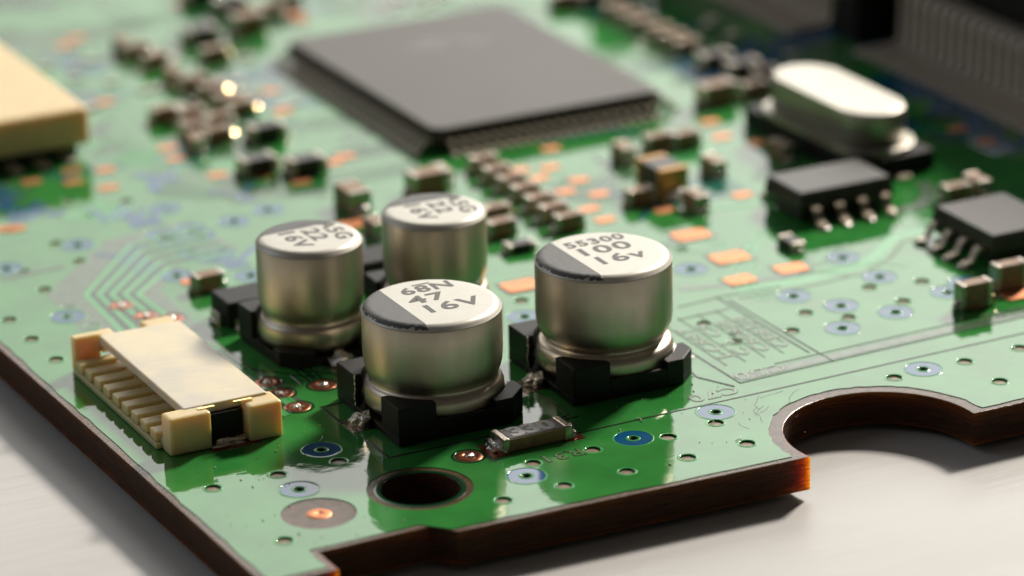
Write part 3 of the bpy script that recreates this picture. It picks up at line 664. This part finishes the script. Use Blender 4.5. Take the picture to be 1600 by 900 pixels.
LIST = [
 ('tall', (27.89, -1.38), 'x', 'dark brown block chip just left of the copper pad at the right edge'),
 ('tall', (30.79, -0.06), 'x', 'tall brown block chip against the front of the right eight pin chip'),
 ('res', (24.68, 10.11), 'y', 'small tan chip in front of the left end of the centre eight pin chip'),
 ('cap', (31.46, 22.46), 'y', 'small brown chip between the crystal and the left end of the eight pin chip'),
 ('cap', (35.66, 12.06), 'x', 'left one of two small tan chips behind the right eight pin chip'),
 ('cap', (37.28, 12.50), 'y', 'right one of two small tan chips behind the right eight pin chip'),
 ('res', (12.72, 16.57), 'x', 'dark chip right behind the gap between rear and notch side capacitors'),
 ('cap', (12.91, 19.09), 'x', 'tan chip just right of the rear capacitor, second from the front'),
 ('cap', (13.66, 21.22), 'x', 'tan chip just right of the rear capacitor, third from the front'),
 ('cap', (16.33, 18.20), 'x', 'front chip of the diagonal row of seven tan chips'),
 ('cap', (16.32, 19.88), 'x', 'second chip from the front in the diagonal row of tan chips'),
 ('cap', (16.38, 21.56), 'x', 'third chip from the front in the diagonal row of tan chips'),
 ('cap', (16.48, 23.36), 'x', 'middle chip in the diagonal row of seven tan chips'),
 ('cap', (16.54, 25.09), 'x', 'fifth chip from the front in the diagonal row of tan chips'),
 ('cap', (16.55, 26.75), 'x', 'sixth chip from the front in the diagonal row of tan chips'),
 ('cap', (16.68, 28.61), 'x', 'rearmost chip in the diagonal row of tan chips, by the large chip corner'),
 ('big', (12.64, 27.03), 'x', 'tan chip just behind the rear capacitor top, below the large chip corner'),
 ('cap', (13.90, 27.95), 'y', 'small tan chip beside the larger tan chip behind the rear capacitor'),
 ('big', (8.21, 26.71), 'y', 'brown upright chip behind the gap between the two smaller capacitors'),
 ('cap', (7.47, 22.28), 'y', 'small tan chip tight against the left side of the rear capacitor'),
 ('cap', (-2.96, 19.41), 'x', 'small reddish brown chip with bright ends left of the black block behind the connector'),
 ('cap', (23.98, 26.38), 'y', 'small tan chip left of the tall dark tantalum block'),
 ('cap', (26.48, 27.15), 'x', 'left chip of the pair just behind the tall dark tantalum block'),
 ('cap', (27.92, 26.68), 'x', 'right chip of the pair just behind the tall dark tantalum block'),
 ('cap', (27.05, 22.11), 'y', 'small brown chip standing alone right of the tall dark tantalum block'),
 ('tan', (23.23, 20.79), 'y', 'tall dark tantalum block with amber end, right of the large chip front corner'),
 ('cap', (23.51, 17.71), 'y', 'small brown chip at the front right foot of the tantalum block'),
 ('cap', (21.35, 19.79), 'x', 'small brown chip at the front left foot of the tantalum block'),
 ('blk', (6.15, 34.47), 'x', 'black chip with bright right end, left one of the two nearest the camera'),
 ('blk', (8.36, 33.16), 'x', 'black chip with bright right end nearest the large chip corner'),
 ('blk', (8.78, 39.43), 'x', 'black chip with bright right end just behind the front two black chips'),
 ('cap', (9.29, 44.12), 'x', 'brown chip with brilliant yellow glint on its right end'),
 ('cap', (6.33, 40.37), 'x', 'brown chip with brilliant white glint, front right of the brown cluster'),
 ('cap', (4.81, 39.61), 'y', 'brown chip at the front left of the brown cluster'),
 ('cap', (5.67, 42.06), 'x', 'brown chip second from front on the left of the brown cluster'),
 ('cap', (5.15, 45.26), 'x', 'leftmost tan chip of the brown cluster between big cream connector and large chip'),
 ('cap', (6.38, 44.25), 'x', 'tan chip right beside the leftmost chip of the brown cluster'),
 ('cap', (7.41, 42.59), 'x', 'tan chip in the middle of the brown cluster'),
 ('cap', (9.19, 45.80), 'x', 'brown chip left of the one with the yellow glint'),
 ('cap', (9.16, 47.87), 'x', 'tan chip at the rear of the brown cluster'),
 ('cap', (8.33, 51.58), 'y', 'brown upright chip at the front end of the far left row'),
 ('cap', (8.91, 49.83), 'x', 'tan chip between the far left row and the brown cluster'),
 ('cap', (8.57, 55.03), 'x', 'dark brown chip in the middle of the far left row'),
 ('cap', (8.37, 57.35), 'x', 'tan chip second from the far end of the far left row'),
 ('cap', (8.04, 58.74), 'y', 'tan chip at the far end of the far left row'),
 ('blk', (12.74, 58.31), 'x', 'black square chip between the far left row and the top edge'),
 ('blk', (16.73, 63.07), 'x', 'black square chip cut close to the top edge, left of the large chip'),
 ('big', (16.03, 58.78), 'x', 'brown long chip behind the far left corner of the large chip'),
 ('cap', (18.43, 61.24), 'x', 'tan chip with pale bloom near the top edge behind the large chip corner'),
 ('blk', (15.88, 66.00), 'x', 'dark chip touching the top picture edge left of the large chip'),
 ('blk', (20.38, 62.79), 'y', 'dark chip at the top edge above the far left corner of the large chip'),
 ('cap', (12.02, 54.42), 'x', 'tan chip with pale glint right of the dark one in the far left row'),
 ('blk', (36.30, 53.16), 'x', 'dark chip at the top edge beginning the row beyond the large chip'),
 ('cap', (36.37, 50.25), 'x', 'second chip from the top edge in the row beyond the large chip'),
 ('cap', (36.32, 48.40), 'x', 'third chip from the top edge in the row beyond the large chip'),
 ('cap', (36.31, 46.72), 'x', 'fourth chip from the top edge in the row beyond the large chip'),
 ('cap', (36.36, 44.86), 'x', 'fifth chip from the top edge in the row beyond the large chip'),
 ('cap', (36.38, 43.19), 'x', 'sixth chip from the top edge in the row beyond the large chip'),
 ('cap', (36.37, 41.57), 'x', 'seventh chip from the top edge in the row beyond the large chip'),
 ('blk', (36.38, 38.36), 'x', 'black chip at the front end of the row beyond the large chip'),
 ('blk', (36.96, 36.15), 'x', 'brown flat chip between the crystal and the black chip behind it'),
 ('big', (33.20, 32.58), 'x', 'tan chip standing alone left of the crystal'),
 ('cap', (35.59, 32.51), 'x', 'small brown chip at the far left corner of the crystal'),
 ('cap', (37.44, 34.45), 'x', 'small grey chip behind the far left corner of the crystal'),
 ('cap', (34.67, 53.82), 'x', 'tan chip at the top edge left of the dark chip beyond the large chip'),
]
for a in LIST: chip(*a)
# black moulded blocks behind the smaller capacitors
def block(x0, x1, y0, y1, h, label):
    r = empty('moulded_diode', ((x0+x1)/2, (y0+y1)/2, 0)); tag(r, label, 'diode', 'black moulded blocks behind the capacitors'); W, D = (x1-x0)/2, (y1-y0)/2
    q = MB(); q.box(-W, W, -D, D, .08, h, 'black', .1); q.build('body', r)
    for s in (-1, 1):
        q = MB(); q.box(*sorted((s*(W-.02), s*(W+.25))), -D*.5, D*.5, .02, h*.45, 'tin', .05); q.blob((s*(W+.2), 0, .1), .3, D*.5, .2, 'solder', .25, 3, 2); q.build('terminal', r)
    q = MB(); q.box(-W+.3, -W+.9, -D-.3, -D+.02, .02, h*.4, 'tin', .05); q.blob((-W+.6, -D-.25, .1), .35, .28, .22, 'solder', .3, 6, 2); q.build('terminal', r)
block(-4.2, 0.9, 13.85, 16.0, 1.3, 'black moulded block behind the left of the two smaller capacitors')
block(1.9, 6.5, 15.6, 17.8, 1.3, 'black moulded block behind the rearmost capacitor')
